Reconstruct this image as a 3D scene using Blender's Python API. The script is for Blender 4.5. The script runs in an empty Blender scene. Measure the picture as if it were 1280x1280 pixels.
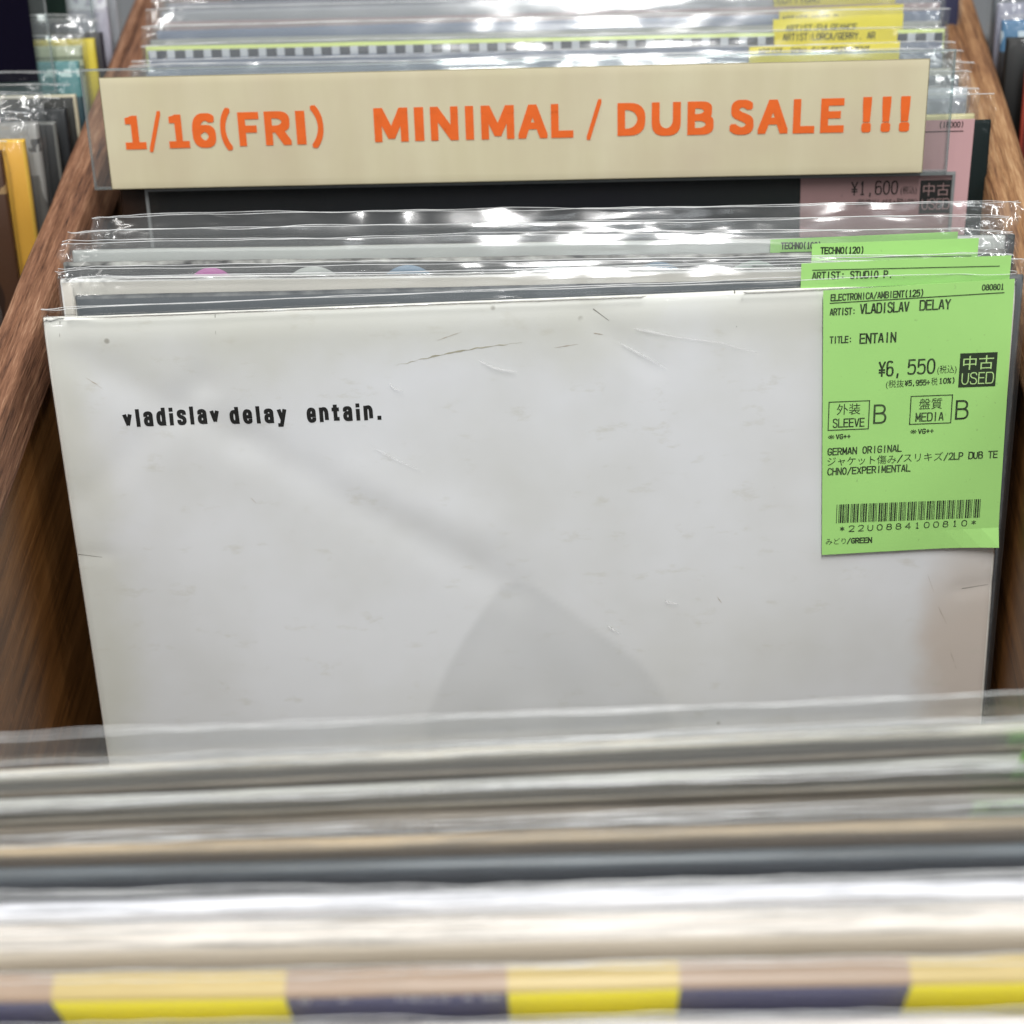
import bpy, bmesh, math, random
from mathutils import Vector, Matrix, noise
random.seed(7)
SC = bpy.context.scene
COL = SC.collection

# ------------------------------------------------------------------ camera
cam = bpy.data.cameras.new('camera')
cam_o = bpy.data.objects.new('camera', cam); COL.objects.link(cam_o)
cam_o.location = (0.0242, -0.4615, 0.354)
cam_o.rotation_euler = (0.8210, 0.0332, 0.0393)
cam.sensor_width = 36.0; cam.sensor_fit = 'HORIZONTAL'
cam.lens = 2200.0 / 1280.0 * 36.0
cam.clip_start = 0.02; cam.clip_end = 50
cam.dof.use_dof = True; cam.dof.focus_distance = 0.585; cam.dof.aperture_fstop = 9.0
SC.camera = cam_o

# ------------------------------------------------------------------ light
w = bpy.data.worlds.new('World'); SC.world = w; w.use_nodes = True
bg = w.node_tree.nodes['Background']
bg.inputs[0].default_value = (0.93, 0.97, 1.0, 1); bg.inputs[1].default_value = 0.20

def lamp(name, loc, target, sx, sy, power, col, spin=0.0):
    l = bpy.data.lights.new(name, 'AREA'); l.shape = 'RECTANGLE'; l.size = sx; l.size_y = sy
    l.energy = power; l.color = col
    o = bpy.data.objects.new(name, l); COL.objects.link(o); o.location = loc
    d = Vector(target) - Vector(loc)
    o.rotation_euler = (d.to_track_quat('-Z', 'Y') @ Matrix.Rotation(spin, 3, 'Z').to_quaternion()).to_euler()
    return o
lamp('ceiling_or_added_lamp', (0.08, -0.56, 1.80), (0.02, -0.05, -0.1), 0.16, 0.9, 34, (1.0, 0.99, 0.97))
lamp('ceiling_or_added_lamp', (-0.95, 0.20, 1.70), (0, 0.1, 0), 0.14, 0.8, 8, (1.0, 0.97, 0.93))
lamp('ceiling_or_added_lamp', (1.15, 0.10, 1.70), (0, 0.1, 0), 0.14, 0.8, 8, (0.95, 0.98, 1.0))
lamp('ceiling_or_added_lamp', (0.10, 1.20, 1.50), (0, 0.1, 0), 0.9, 0.14, 6, (0.97, 0.99, 1.0))
lamp('ceiling_or_added_lamp', (0.16, -2.30, 1.80), (0.0, 0.0, 0), 0.30, 1.3, 5.5, (0.93, 0.97, 1.0))  # added behind the camera to put highlights on the leaning film
lamp('ceiling_or_added_lamp', (-1.3, -1.60, 1.75), (0.0, 0.0, 0), 0.14, 0.9, 4.5, (1.0, 0.97, 0.93))  # added lamp, behind and to the left, for more sheen and fill
lamp('ceiling_or_added_lamp', (1.5, -1.60, 1.75), (0.0, 0.0, 0), 0.14, 0.9, 4.5, (1.0, 0.98, 0.95))  # added lamp, behind and to the right, likewise for sheen and fill

SC.render.engine = 'CYCLES'
SC.cycles.use_denoising = True
SC.cycles.max_bounces = 12; SC.cycles.diffuse_bounces = 4; SC.cycles.glossy_bounces = 5
SC.cycles.transparent_max_bounces = 64
SC.cycles.sample_clamp_indirect = 6.0
SC.cycles.caustics_reflective = False; SC.cycles.caustics_refractive = False
SC.view_settings.view_transform = 'Standard'; SC.view_settings.look = 'None'
SC.view_settings.exposure = 0.05; SC.view_settings.gamma = 1.0

# ------------------------------------------------------------------ materials
def s2l(c):
    return tuple((x/12.92 if x <= 0.04045 else ((x+0.055)/1.055)**2.4) for x in c)
def rgb(r, g, b): return s2l((r/255, g/255, b/255))

class NT:
    def __init__(s, name):
        s.m = bpy.data.materials.new(name); s.m.use_nodes = True
        s.t = s.m.node_tree; s.t.nodes.clear()
        s.out = s.t.nodes.new('ShaderNodeOutputMaterial')
    def n(s, typ, **kw):
        x = s.t.nodes.new(typ)
        for k, v in kw.items():
            if k.startswith('i_'):
                x.inputs[k[2:].replace('_', ' ')].default_value = v
            else: setattr(x, k, v)
        return x
    def l(s, a, b): s.t.links.new(a, b)
    def math(s, op, a, b=None):
        x = s.t.nodes.new('ShaderNodeMath'); x.operation = op
        for i, v in enumerate((a, b)):
            if v is None: continue
            if isinstance(v, (int, float)): x.inputs[i].default_value = v
            else: s.l(v, x.inputs[i])
        return x.outputs[0]
    def mix(s, fac, a, b):
        x = s.t.nodes.new('ShaderNodeMix'); x.data_type = 'RGBA'
        for i, v in ((0, fac), (6, a), (7, b)):
            if isinstance(v, (int, float)): x.inputs[i].default_value = v
            elif isinstance(v, tuple): x.inputs[i].default_value = (*v[:3], 1)
            else: s.l(v, x.inputs[i])
        return x.outputs[2]
    def coord(s, scale=(1, 1, 1), loc=(0, 0, 0)):
        tc = s.n('ShaderNodeTexCoord'); mp = s.n('ShaderNodeMapping')
        mp.inputs['Scale'].default_value = scale; mp.inputs['Location'].default_value = loc
        s.l(tc.outputs['Object'], mp.inputs['Vector']); return mp.outputs[0]
    def noise(s, vec, scale, detail=4, rough=0.55):
        x = s.n('ShaderNodeTexNoise'); s.l(vec, x.inputs['Vector'])
        x.inputs['Scale'].default_value = scale; x.inputs['Detail'].default_value = detail
        x.inputs['Roughness'].default_value = rough; return x.outputs[0]
    def ramp(s, fac, stops):
        x = s.n('ShaderNodeValToRGB'); e = x.color_ramp.elements
        while len(e) < len(stops): e.new(0.5)
        for k, (p, c) in zip(e, stops):
            k.position = p; k.color = (*c[:3], 1) if isinstance(c, tuple) else (c, c, c, 1)
        s.l(fac, x.inputs[0]); return x.outputs[0]

def card(name, col, rough=0.5, var=0.08, seed=0.0, scale=18, spec=0.4, bump=0.05, blotch=None):
    """Printed card: a base colour with blotchy ageing, fine grain and small specks."""
    n = NT(name); p = n.n('ShaderNodeBsdfPrincipled')
    v = n.coord(loc=(seed, seed*1.7, seed*.6))
    f = n.noise(v, scale, 5)
    d = blotch or tuple(c*(1-3*var) for c in col)
    c = n.mix(n.ramp(f, [(0.35, 0.0), (0.75, 1.0)]), col, d)
    f2 = n.noise(v, 420, 2)
    c = n.mix(n.ramp(f2, [(0.70, 0.0), (0.78, 0.55)]), c, tuple(x*0.55+0.02 for x in col))
    n.l(c, p.inputs['Base Color'])
    p.inputs['Roughness'].default_value = rough; p.inputs['Specular IOR Level'].default_value = spec
    if bump:
        b = n.n('ShaderNodeBump'); b.inputs['Strength'].default_value = bump; b.inputs['Distance'].default_value = 0.001
        n.l(n.noise(v, 900, 3), b.inputs['Height']); n.l(b.outputs[0], p.inputs['Normal'])
    n.l(p.outputs[0], n.out.inputs[0]); return n.m

def flat(name, col, rough=0.55, spec=0.3):
    n = NT(name); p = n.n('ShaderNodeBsdfPrincipled')
    v = n.coord(); f = n.noise(v, 260, 3)
    n.l(n.mix(f, tuple(c*0.86 for c in col), tuple(min(1, c*1.1) for c in col)), p.inputs['Base Color'])
    p.inputs['Roughness'].default_value = rough; p.inputs['Specular IOR Level'].default_value = spec
    n.l(p.outputs[0], n.out.inputs[0]); return n.m

def film(name, veil=0.028, tint=(0.975, 0.982, 0.982), rough=0.14, bump=0.24, f0=0.045, scale=85, seed=0):
    """Thin clear film: see-through, a Schlick sheen with crinkle bump and a slight dusty veil."""
    n = NT(name)
    v = n.coord(scale=(0.2, 1, 1), loc=(seed, 0, seed))
    b = n.n('ShaderNodeBump'); b.inputs['Strength'].default_value = bump; b.inputs['Distance'].default_value = 0.0012
    h1 = n.noise(v, scale, 3); h2 = n.noise(v, scale*5, 2)
    n.l(n.math('ADD', h1, n.math('MULTIPLY', h2, 0.08)), b.inputs['Height'])
    lw = n.n('ShaderNodeLayerWeight'); lw.inputs[0].default_value = 0.5; n.l(b.outputs[0], lw.inputs['Normal'])
    fr = n.math('ADD', n.math('MULTIPLY', n.math('POWER', lw.outputs['Facing'], 4.0), 0.85), f0)
    tr = n.n('ShaderNodeBsdfTransparent'); tr.inputs[0].default_value = (*tint, 1)
    df = n.n('ShaderNodeBsdfDiffuse'); df.inputs[0].default_value = (0.8, 0.82, 0.83, 1)
    gl = n.n('ShaderNodeBsdfGlossy'); gl.inputs['Roughness'].default_value = rough; n.l(b.outputs[0], gl.inputs['Normal'])
    m1 = n.n('ShaderNodeMixShader'); m1.inputs[0].default_value = veil
    n.l(tr.outputs[0], m1.inputs[1]); n.l(df.outputs[0], m1.inputs[2])
    m2 = n.n('ShaderNodeMixShader'); n.l(fr, m2.inputs[0]); n.l(m1.outputs[0], m2.inputs[1]); n.l(gl.outputs[0], m2.inputs[2])
    n.l(m2.outputs[0], n.out.inputs[0]); return n.m

def lipmat(name, a=0.45):
    n = NT(name); tr = n.n('ShaderNodeBsdfTransparent')
    p = n.n('ShaderNodeBsdfPrincipled'); p.inputs['Base Color'].default_value = (0.85, 0.86, 0.86, 1); p.inputs['Roughness'].default_value = 0.2
    v = n.coord(scale=(1, 0.2, 0.2)); f = n.ramp(n.noise(v, 40, 3), [(0.3, a*0.35), (0.7, min(1, a*1.6))])
    m = n.n('ShaderNodeMixShader'); n.l(f, m.inputs[0]); n.l(tr.outputs[0], m.inputs[1]); n.l(p.outputs[0], m.inputs[2])
    n.l(m.outputs[0], n.out.inputs[0]); return n.m

def wood(name, cols, bump=0.9, gs=1.0, rough=0.55, seed=0, scratch=None):
    n = NT(name); p = n.n('ShaderNodeBsdfPrincipled')
    v = n.coord(scale=(1, 0.05, 1), loc=(seed, seed, seed)); v2 = n.coord(scale=(1, 0.07, 1), loc=(seed+3, 0, 0))
    f1 = n.noise(v, 260*gs, 5, 0.7); f2 = n.noise(v2, 1100*gs, 3, 0.7); f3 = n.noise(n.coord(loc=(seed, 0, 0)), 30, 3)
    f = n.math('ADD', n.math('MULTIPLY', f1, 0.5), n.math('ADD', n.math('MULTIPLY', f2, 0.38), n.math('MULTIPLY', f3, 0.12)))
    c = n.ramp(f, [(0.38, cols[0]), (0.46, cols[1]), (0.54, cols[2]), (0.63, cols[3])])
    if scratch:
        fs = n.noise(n.coord(scale=(1, 1.3, 0.25), loc=(seed, 1, 0)), 300, 3)
        sc = n.ramp(fs, [(0.62, 0.0), (0.74, 0.7)])
        c = n.mix(sc, c, scratch)
    n.l(c, p.inputs['Base Color']); p.inputs['Roughness'].default_value = rough
    p.inputs['Specular IOR Level'].default_value = 0.35
    b = n.n('ShaderNodeBump'); b.inputs['Strength'].default_value = bump; b.inputs['Distance'].default_value = 0.0015
    n.l(f, b.inputs['Height']); n.l(b.outputs[0], p.inputs['Normal'])
    n.l(p.outputs[0], n.out.inputs[0]); return n.m

FILM = film('clear_film')
FILM_MAIN = film('clear_film_flat', veil=0.005, bump=0.08, f0=0.010, rough=0.10, scale=25)
LIP = lipmat('film_fold')
INK = flat('black_ink', (0.012, 0.012, 0.012), 0.6)
def thermal(name, a, b):
    n = NT(name); p = n.n('ShaderNodeBsdfPrincipled'); v = n.coord()
    f = n.ramp(n.math('ADD', n.math('MULTIPLY', n.noise(v, 900, 2), 0.5), n.math('MULTIPLY', n.noise(v, 120, 3), 0.5)), [(0.42, 0.0), (0.66, 1.0)])
    n.l(n.mix(f, a, b), p.inputs['Base Color']); p.inputs['Roughness'].default_value = 0.7; n.l(p.outputs[0], n.out.inputs[0]); return n.m
INK_GREEN = thermal('dark_ink', (0.012, 0.022, 0.010), (0.075, 0.13, 0.05))
INK_SOFT = flat('faded_ink', (0.10, 0.10, 0.05), 0.7)
GREEN = card('green_label_paper', rgb(166, 220, 128), 0.6, 0.03, 1, bump=0.02)
YELLOW = card('yellow_label_paper', rgb(248, 232, 84), 0.6, 0.03, 2, bump=0.02)
PINK = card('pink_label_paper', rgb(198, 158, 160), 0.6, 0.03, 3, bump=0.02)

# ------------------------------------------------------------------ mesh helpers
def tag(o, label=None, cat=None, group=None, kind=None):
    for k, v in (('label', label), ('category', cat), ('group', group), ('kind', kind)):
        if v: o[k] = v
    return o

def mesh_obj(name, verts, faces, mats, parent=None, idx=None, smooth=False):
    me = bpy.data.meshes.new(name); me.from_pydata(verts, [], faces)
    for m in (mats if isinstance(mats, (list, tuple)) else [mats]): me.materials.append(m)
    if idx: me.polygons.foreach_set('material_index', idx)
    if smooth: me.polygons.foreach_set('use_smooth', [True]*len(me.polygons))
    me.update()
    o = bpy.data.objects.new(name, me); COL.objects.link(o)
    if parent: o.parent = parent
    return o

def axis(lo, hi, n, inset):
    a = [lo, lo+inset]; a += [lo+inset+(hi-lo-2*inset)*i/n for i in range(1, n)]; return a+[hi-inset, hi]

def slab_geo(W, H, t, nx, nz, warp=None, inset=0.0008, z0=0.0, sag=0.0, seed=0.0):
    """A card slab with softly rounded edges; slots 0 front and back, 1 edges."""
    X = axis(-W/2, W/2, nx, inset); Z = axis(z0, z0+H, nz, min(inset, H*0.2)); V = []; F = []; I = []
    wf = warp or (lambda x, z: 0.0)
    def grid(y, ye):
        s = len(V)
        for j, z in enumerate(Z):
            for i, x in enumerate(X):
                e = i in (0, len(X)-1) or j in (0, len(Z)-1)
                dz = sag*(noise.noise((x*11+seed, 1, seed))+0.35*noise.noise((x*60+seed, 2, seed)))*max(0, (z-z0-H*0.5)/(H*0.5)) if sag else 0.0
                V.append((x, (ye if e else y)+wf(x, z), z+dz))
        return s
    a = grid(0, 0.22*t); b = grid(t, 0.78*t); nX = len(X); nZ = len(Z)
    for j in range(nZ-1):
        for i in range(nX-1):
            q = j*nX+i
            F.append((a+q, a+q+1, a+q+1+nX, a+q+nX)); F.append((b+q, b+q+nX, b+q+1+nX, b+q+1)); I += [1, 1] if (i in (0, nX-2) or j in (0, nZ-2)) else [0, 2]
    ring = [i for i in range(nX)] + [j*nX+nX-1 for j in range(1, nZ)] + [(nZ-1)*nX+i for i in range(nX-2, -1, -1)] + [j*nX for j in range(nZ-2, 0, -1)]
    for k in range(len(ring)):
        p, q = ring[k], ring[(k+1) % len(ring)]
        F.append((a+q, a+p, b+p, b+q)); I.append(1)
    return V, F, I


# Strokes of a plain gothic alphabet in a unit box: lower-case r marks a stroke whose corners are rounded off.
GLYPH = {
 'A': 's0,0 .42,1|s.58,1 1,0|s.22,.3 .78,.3', 'B': 's0,0 0,1|r0,1 .95,1 .95,.54 0,.54|r0,.54 1.04,.54 1.04,0 0,0', 'C': 'r1,.74 .98,1 0,1 0,0 .98,0 1,.26',
 'D': 's0,0 0,1|r0,1 .3,1 1.12,1.0 1.12,0 .3,0 0,0', 'E': 's1,1 0,1 0,0 1,0|s0,.53 .9,.53', 'F': 's1,1 0,1 0,0|s0,.5 .9,.5', 'G': 'r1,.76 .98,1 0,1 0,0 1,0 1,.45|s1,.45 .55,.45',
 'H': 's0,0 0,1|s1,0 1,1|s0,.53 1,.53', 'I': 's.5,0 .5,1', 'J': 'r.9,1 .9,0 0,0 0,.3', 'K': 's0,0 0,1|s1,1 0,.4|s.3,.58 1,0', 'L': 's0,1 0,0 1,0', 'M': 's0,0 0,1 .5,.22 1,1 1,0',
 'N': 's0,0 0,1 1,0 1,1', 'O': 'c0,0 0,1 1,1 1,0', 'P': 's0,0 0,1|r0,1 1.04,1 1.04,.46 0,.46', 'R': 's0,0 0,1|r0,1 1,1 1,.48 0,.48|s.5,.48 1,0', 'S': 'r.96,.78 .9,1.02 .02,1.02 .0,.6 .98,.46 1.02,-.02 .08,-.02 .0,.22',
 'T': 's0,1 1,1|s.5,1 .5,0', 'U': 'r0,1 0,-.02 1,-.02 1,1', 'V': 's0,1 .46,0|s.54,0 1,1', 'W': 's0,1 .25,0 .5,.8 .75,0 1,1', 'X': 's0,0 1,1|s0,1 1,0', 'Y': 's0,1 .5,.48 1,1|s.5,.48 .5,0', 'Z': 's0,1 1,1 0,0 1,0',
 '0': 'c0,0 0,1 1,1 1,0', '1': 's.12,.8 .5,1 .5,0|s.1,0 .9,0', '2': 'r.02,.74 .06,1.02 1,1.02 1,.56 .0,.0|s0,0 1,0', '3': 'r0,.9 .1,1 1,1 .95,.53 .35,.53|r.35,.53 1.02,.53 1.02,0 .1,0 0,.12', '4': 's.75,0 .75,1 0,.3 1,.3',
 '5': 's.9,1 .12,1 .06,.5|r.06,.5 .2,.64 1.02,.66 1.02,0 .1,0 .0,.14', '6': 'r.9,.9 .75,1.02 .0,1.02 .0,.4 .0,0 1,0 1,.6 .2,.6 .02,.4', '7': 's0,1 1,1 .4,0', '8': 'c.08,.54 .08,1 .92,1 .92,.54|c0,0 0,.54 1,.54 1,0',
 '9': 'r.1,.1 .25,0 1,0 1,.6 1,1 0,1 0,.42 .8,.42 .98,.6', '/': 's0,-.12 1,1.06', '(': 'r.9,1.14 .15,.8 .15,.2 .9,-.16', ')': 'r.1,1.14 .85,.8 .85,.2 .1,-.16', ':': 's.5,.14 .5,.16|s.5,.66 .5,.68', ',': 's.5,.12 .3,-.18', '.': 's.5,.0 .5,.02',
 '!': 's.5,.44 .5,1|s.5,.02 .5,.04', '+': 's.5,.2 .5,.8|s.1,.5 .9,.5', '-': 's.1,.5 .9,.5', '*': 's.5,.25 .5,.85|s.1,.35 .9,.75|s.1,.75 .9,.35', '%': 's0,0 1,1|c0,.65 0,1 .35,1 .35,.65|c.65,0 .65,.35 1,.35 1,0', '¥': 's0,1 .5,.5 1,1|s.5,.5 .5,0|s.1,.42 .9,.42|s.1,.24 .9,.24',
 '&': 'r1,0 .2,.75 .3,1 .7,1 .7,.7 0,.4 0,0 .8,0 1,.4',
 'v': 's0,.66 .5,.06 1,.66', 'l': 's.5,0 .5,1', 'a': 's1,0 1,.42|r1,.42 1,.72 0,.72 .02,.5|c0,0 0,.4 1,.4 1,0', 'd': 's1,0 1,1|c0,0 0,.7 1,.7 1,0', 'i': 's.5,0 .5,.52|s.5,.95 .5,.97', 's': 'r1,.5 1,.72 0,.72 0,.42 1,.32 1,-.02 0,-.02 0,.2',
 'e': 'r1,.2 1,-.02 0,-.02 0,.72 1,.72 1,.34|s1,.34 0,.34', 'y': 's0,.7 .5,.08|s1,.7 .5,0 .3,-.26 0,-.26', 'n': 's0,0 0,.7|r0,.5 .1,.72 1,.72 1,0', 't': 's.4,.95 .4,.05 .9,.05|s0,.66 .9,.66'}
NARROW = {'I': .30, 'l': .12, 'i': .12, '!': .34, '.': .3, ':': .3, ',': .34, '(': .42, ')': .42, '/': .62, '1': .8, 'M': 1.28, 'A': 1.08, 'L': .84, 'E': .86, 'F': .82, 'D': 1.04, 'N': 1.06, 't': .72, 'U': 1.02}

def chaikin(p, closed, it=3):
    for _ in range(it):
        q = [] if closed else [p[0]]
        for k in range(len(p) if closed else len(p)-1):
            a, b = p[k], p[(k+1) % len(p)]
            q += [(a[0]*.75+b[0]*.25, a[1]*.75+b[1]*.25), (a[0]*.25+b[0]*.75, a[1]*.25+b[1]*.75)]
        p = q if closed else q+[p[-1]]
    return p

class Print:
    """Flat print: collects glyphs, rules and boxes in millimetres, builds ONE mesh in the x-z plane."""
    def __init__(s, ox=0.0, oz=0.0, rot=0.0):
        s.V = []; s.F = []; s.ox, s.oz = ox, oz; s.c, s.s = math.cos(rot), math.sin(rot)
    def _p(s, x, z): return ((s.ox+x*s.c-z*s.s)/1000, 0, (s.oz+x*s.s+z*s.c)/1000)
    def poly(s, pts):
        b = len(s.V); s.V += [s._p(*p) for p in pts]; s.F.append(tuple(range(b, b+len(pts))))
    def rect(s, x0, z0, x1, z1): s.poly([(x0, z0), (x1, z0), (x1, z1), (x0, z1)])
    def frame(s, x0, z0, x1, z1, t=0.35):
        s.rect(x0, z0, x1, z0+t); s.rect(x0, z1-t, x1, z1); s.rect(x0, z0+t, x0+t, z1-t); s.rect(x1-t, z0+t, x1, z1-t)
    def stroke(s, pts, w, closed=False, lift=0.0):
        n = len(pts); L = []; R = []
        for k in range(n):
            def d(a, b):
                x, z = b[0]-a[0], b[1]-a[1]; l = math.hypot(x, z) or 1e-9; return x/l, z/l
            d0 = d(pts[k-1], pts[k]) if (k or closed) else None
            d1 = d(pts[k], pts[(k+1) % n]) if (k < n-1 or closed) else None
            d0 = d0 or d1; d1 = d1 or d0
            nx, nz = -(d0[1]+d1[1]), d0[0]+d1[0]; l = math.hypot(nx, nz) or 1e-9; nx, nz = nx/l, nz/l
            m = min(1.7, 1/max(.3, nx*-d1[1]+nz*d1[0])); h = w/2*m
            L.append((pts[k][0]+nx*h, pts[k][1]+nz*h)); R.append((pts[k][0]-nx*h, pts[k][1]-nz*h))
        b = len(s.V)
        for a, c in zip(L, R):
            for q in (a, c):
                v = s._p(*q); s.V.append((v[0], -lift, v[2]))
        for k in range(n if closed else n-1):
            a = b+2*k; c = b+2*((k+1) % n); s.F.append((a, a+1, c+1, c))
    def gothic(s, txt, x0, x1, zb, cap, w, mono=False, gap=0.34, z1=None):
        '''Set txt in the stroke alphabet, fitted between x0 and x1 (outer ink edges); z1 lets the baseline climb.'''
        adv = [(1.0 if mono else NARROW.get(c, 1.0)) if c != ' ' else (1.0 if mono else .6) for c in txt]
        un = (x1-x0-w)/(sum(adv)+gap*(len(txt)-1)); x = x0+w/2; li = 0
        for c, a in zip(txt, adv):
            wd = a*un; xo = x
            if mono and c in 'I1:,.!()': wd *= .5; xo += .25*a*un
            zz = zb+((z1-zb)*(x-x0)/(x1-x0) if z1 is not None else 0)
            lower = c.islower()
            for st in GLYPH.get(c, '').split('|'):
                if not st: continue
                pts = [tuple(float(v) for v in q.split(',')) for q in st[1:].split()]
                if lower: pts = [(px, pz*1.12 if pz < 0.8 else pz) for px, pz in pts]
                if st[0] != 's': pts = chaikin(pts, st[0] == 'c')
                pts = [(xo+px*wd, zz+w/2+pz*(cap-w)) for px, pz in pts]
                ww = w*(1.12 if c == '!' else 1)
                if st[0] != 's': s.stroke(pts, ww, st[0] == 'c', li*2e-6); li = (li+1) % 9; continue
                runs = [[pts[0]]]                       # break a straight stroke at its sharp corners
                for k in range(1, len(pts)):
                    runs[-1].append(pts[k])
                    if k < len(pts)-1:
                        ax, az = pts[k-1][0]-pts[k][0], pts[k-1][1]-pts[k][1]; bx, bz = pts[k+1][0]-pts[k][0], pts[k+1][1]-pts[k][1]
                        if (ax*bx+az*bz) > 0.25*math.hypot(ax, az)*math.hypot(bx, bz): runs.append([pts[k]])
                for rn in runs:
                    for e0, e1 in ((0, 1), (-1, -2)):
                        dx, dz = rn[e0][0]-rn[e1][0], rn[e0][1]-rn[e1][1]; L = math.hypot(dx, dz) or 1e-9
                        ext = (0.5 if min(abs(dx), abs(dz)) < 0.12*L else 0.22)*ww
                        rn[e0] = (rn[e0][0]+dx/L*ext, rn[e0][1]+dz/L*ext)
                    s.stroke(rn, ww, False, li*2e-6); li = (li+1) % 9
            x += (a+gap)*un
    def face(s, c, x0, x1, z0, z1, r):
        '''One bold upright letter: the regular outline, thickened by r all round, fitted to its measured box.'''
        if c == 'I': s.rect(x0, z0, x1, z1); return
        cu = bpy.data.curves.new('glyphs', 'FONT'); cu.body = chr(ord(c)+0xFEE0); cu.resolution_u = 6
        o = bpy.data.objects.new('glyphs', cu); COL.objects.link(o); bpy.context.view_layer.update()
        me = bpy.data.meshes.new_from_object(o.evaluated_get(bpy.context.evaluated_depsgraph_get()))
        xa = min(v.co.x for v in me.vertices); xb = max(v.co.x for v in me.vertices)
        sx = (x1-x0-2*r)/(xb-xa); sz = (z1-z0-2*r)/0.735
        for k, (dx, dz) in enumerate(((0, 0), (1, 0), (-1, 0), (0, 1), (0, -1), (1, 1), (-1, 1), (1, -1), (-1, -1), (.5, 1), (-.5, 1), (.5, -1), (-.5, -1), (1, .5), (1, -.5), (-1, .5), (-1, -.5))):
            b = len(s.V)
            for v in me.vertices:
                q = s._p(x0+r+(v.co.x-xa)*sx+dx*r, z0+r+v.co.y*sz+dz*r); s.V.append((q[0], -k*1.5e-6, q[2]))
            s.F += [tuple(b+i for i in p.vertices) for p in me.polygons]
        bpy.data.objects.remove(o); bpy.data.curves.remove(cu); bpy.data.meshes.remove(me)
    def text(s, txt, x0, x1, zb, cap, bold=0.0, space=1.0, shear=0.0):
        cu = bpy.data.curves.new('glyphs', 'FONT'); cu.body = txt; cu.offset = bold; cu.space_character = space
        cu.resolution_u = 4; cu.shear = shear
        o = bpy.data.objects.new('glyphs', cu); COL.objects.link(o)
        bpy.context.view_layer.update()
        me = bpy.data.meshes.new_from_object(o.evaluated_get(bpy.context.evaluated_depsgraph_get()))
        if me.vertices:
            xa = min(v.co.x for v in me.vertices); xb = max(v.co.x for v in me.vertices)
            sx = (x1-x0)/max(1e-6, xb-xa); sz = cap/0.69; b = len(s.V)
            s.V += [s._p(x0+(v.co.x-xa)*sx, zb+v.co.y*sz) for v in me.vertices]
            s.F += [tuple(b+i for i in p.vertices) for p in me.polygons]
        bpy.data.objects.remove(o); bpy.data.curves.remove(cu); bpy.data.meshes.remove(me)
    def build(s, name, mat, parent, y):
        return mesh_obj(name, [(x, y+l, z) for x, l, z in s.V], s.F, mat, parent)

C39 = {'0': '000110100', '1': '100100001', '2': '001100001', '4': '000110001', '8': '100100100', 'U': '110000001', '*': '010010100'}
def code39(p, txt, x0, x1, z0, z1):
    mods = []
    for ch in txt:
        for k, b in enumerate(C39[ch]): mods.append((k % 2 == 0, 2.4 if b == '1' else 1.0))
        mods.append((False, 1.0))
    tot = sum(m for _, m in mods); x = x0
    for on, m in mods:
        wd = m/tot*(x1-x0)
        if on: p.rect(x, z0, x+wd, z1)
        x += wd

def fbm(x, y, z): return noise.noise((x, y, z))+0.5*noise.noise((2*x+7, 2*y, 2*z))
def ridge(x, y, z): return 1-2*abs(noise.noise((x, y, z)))

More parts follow.
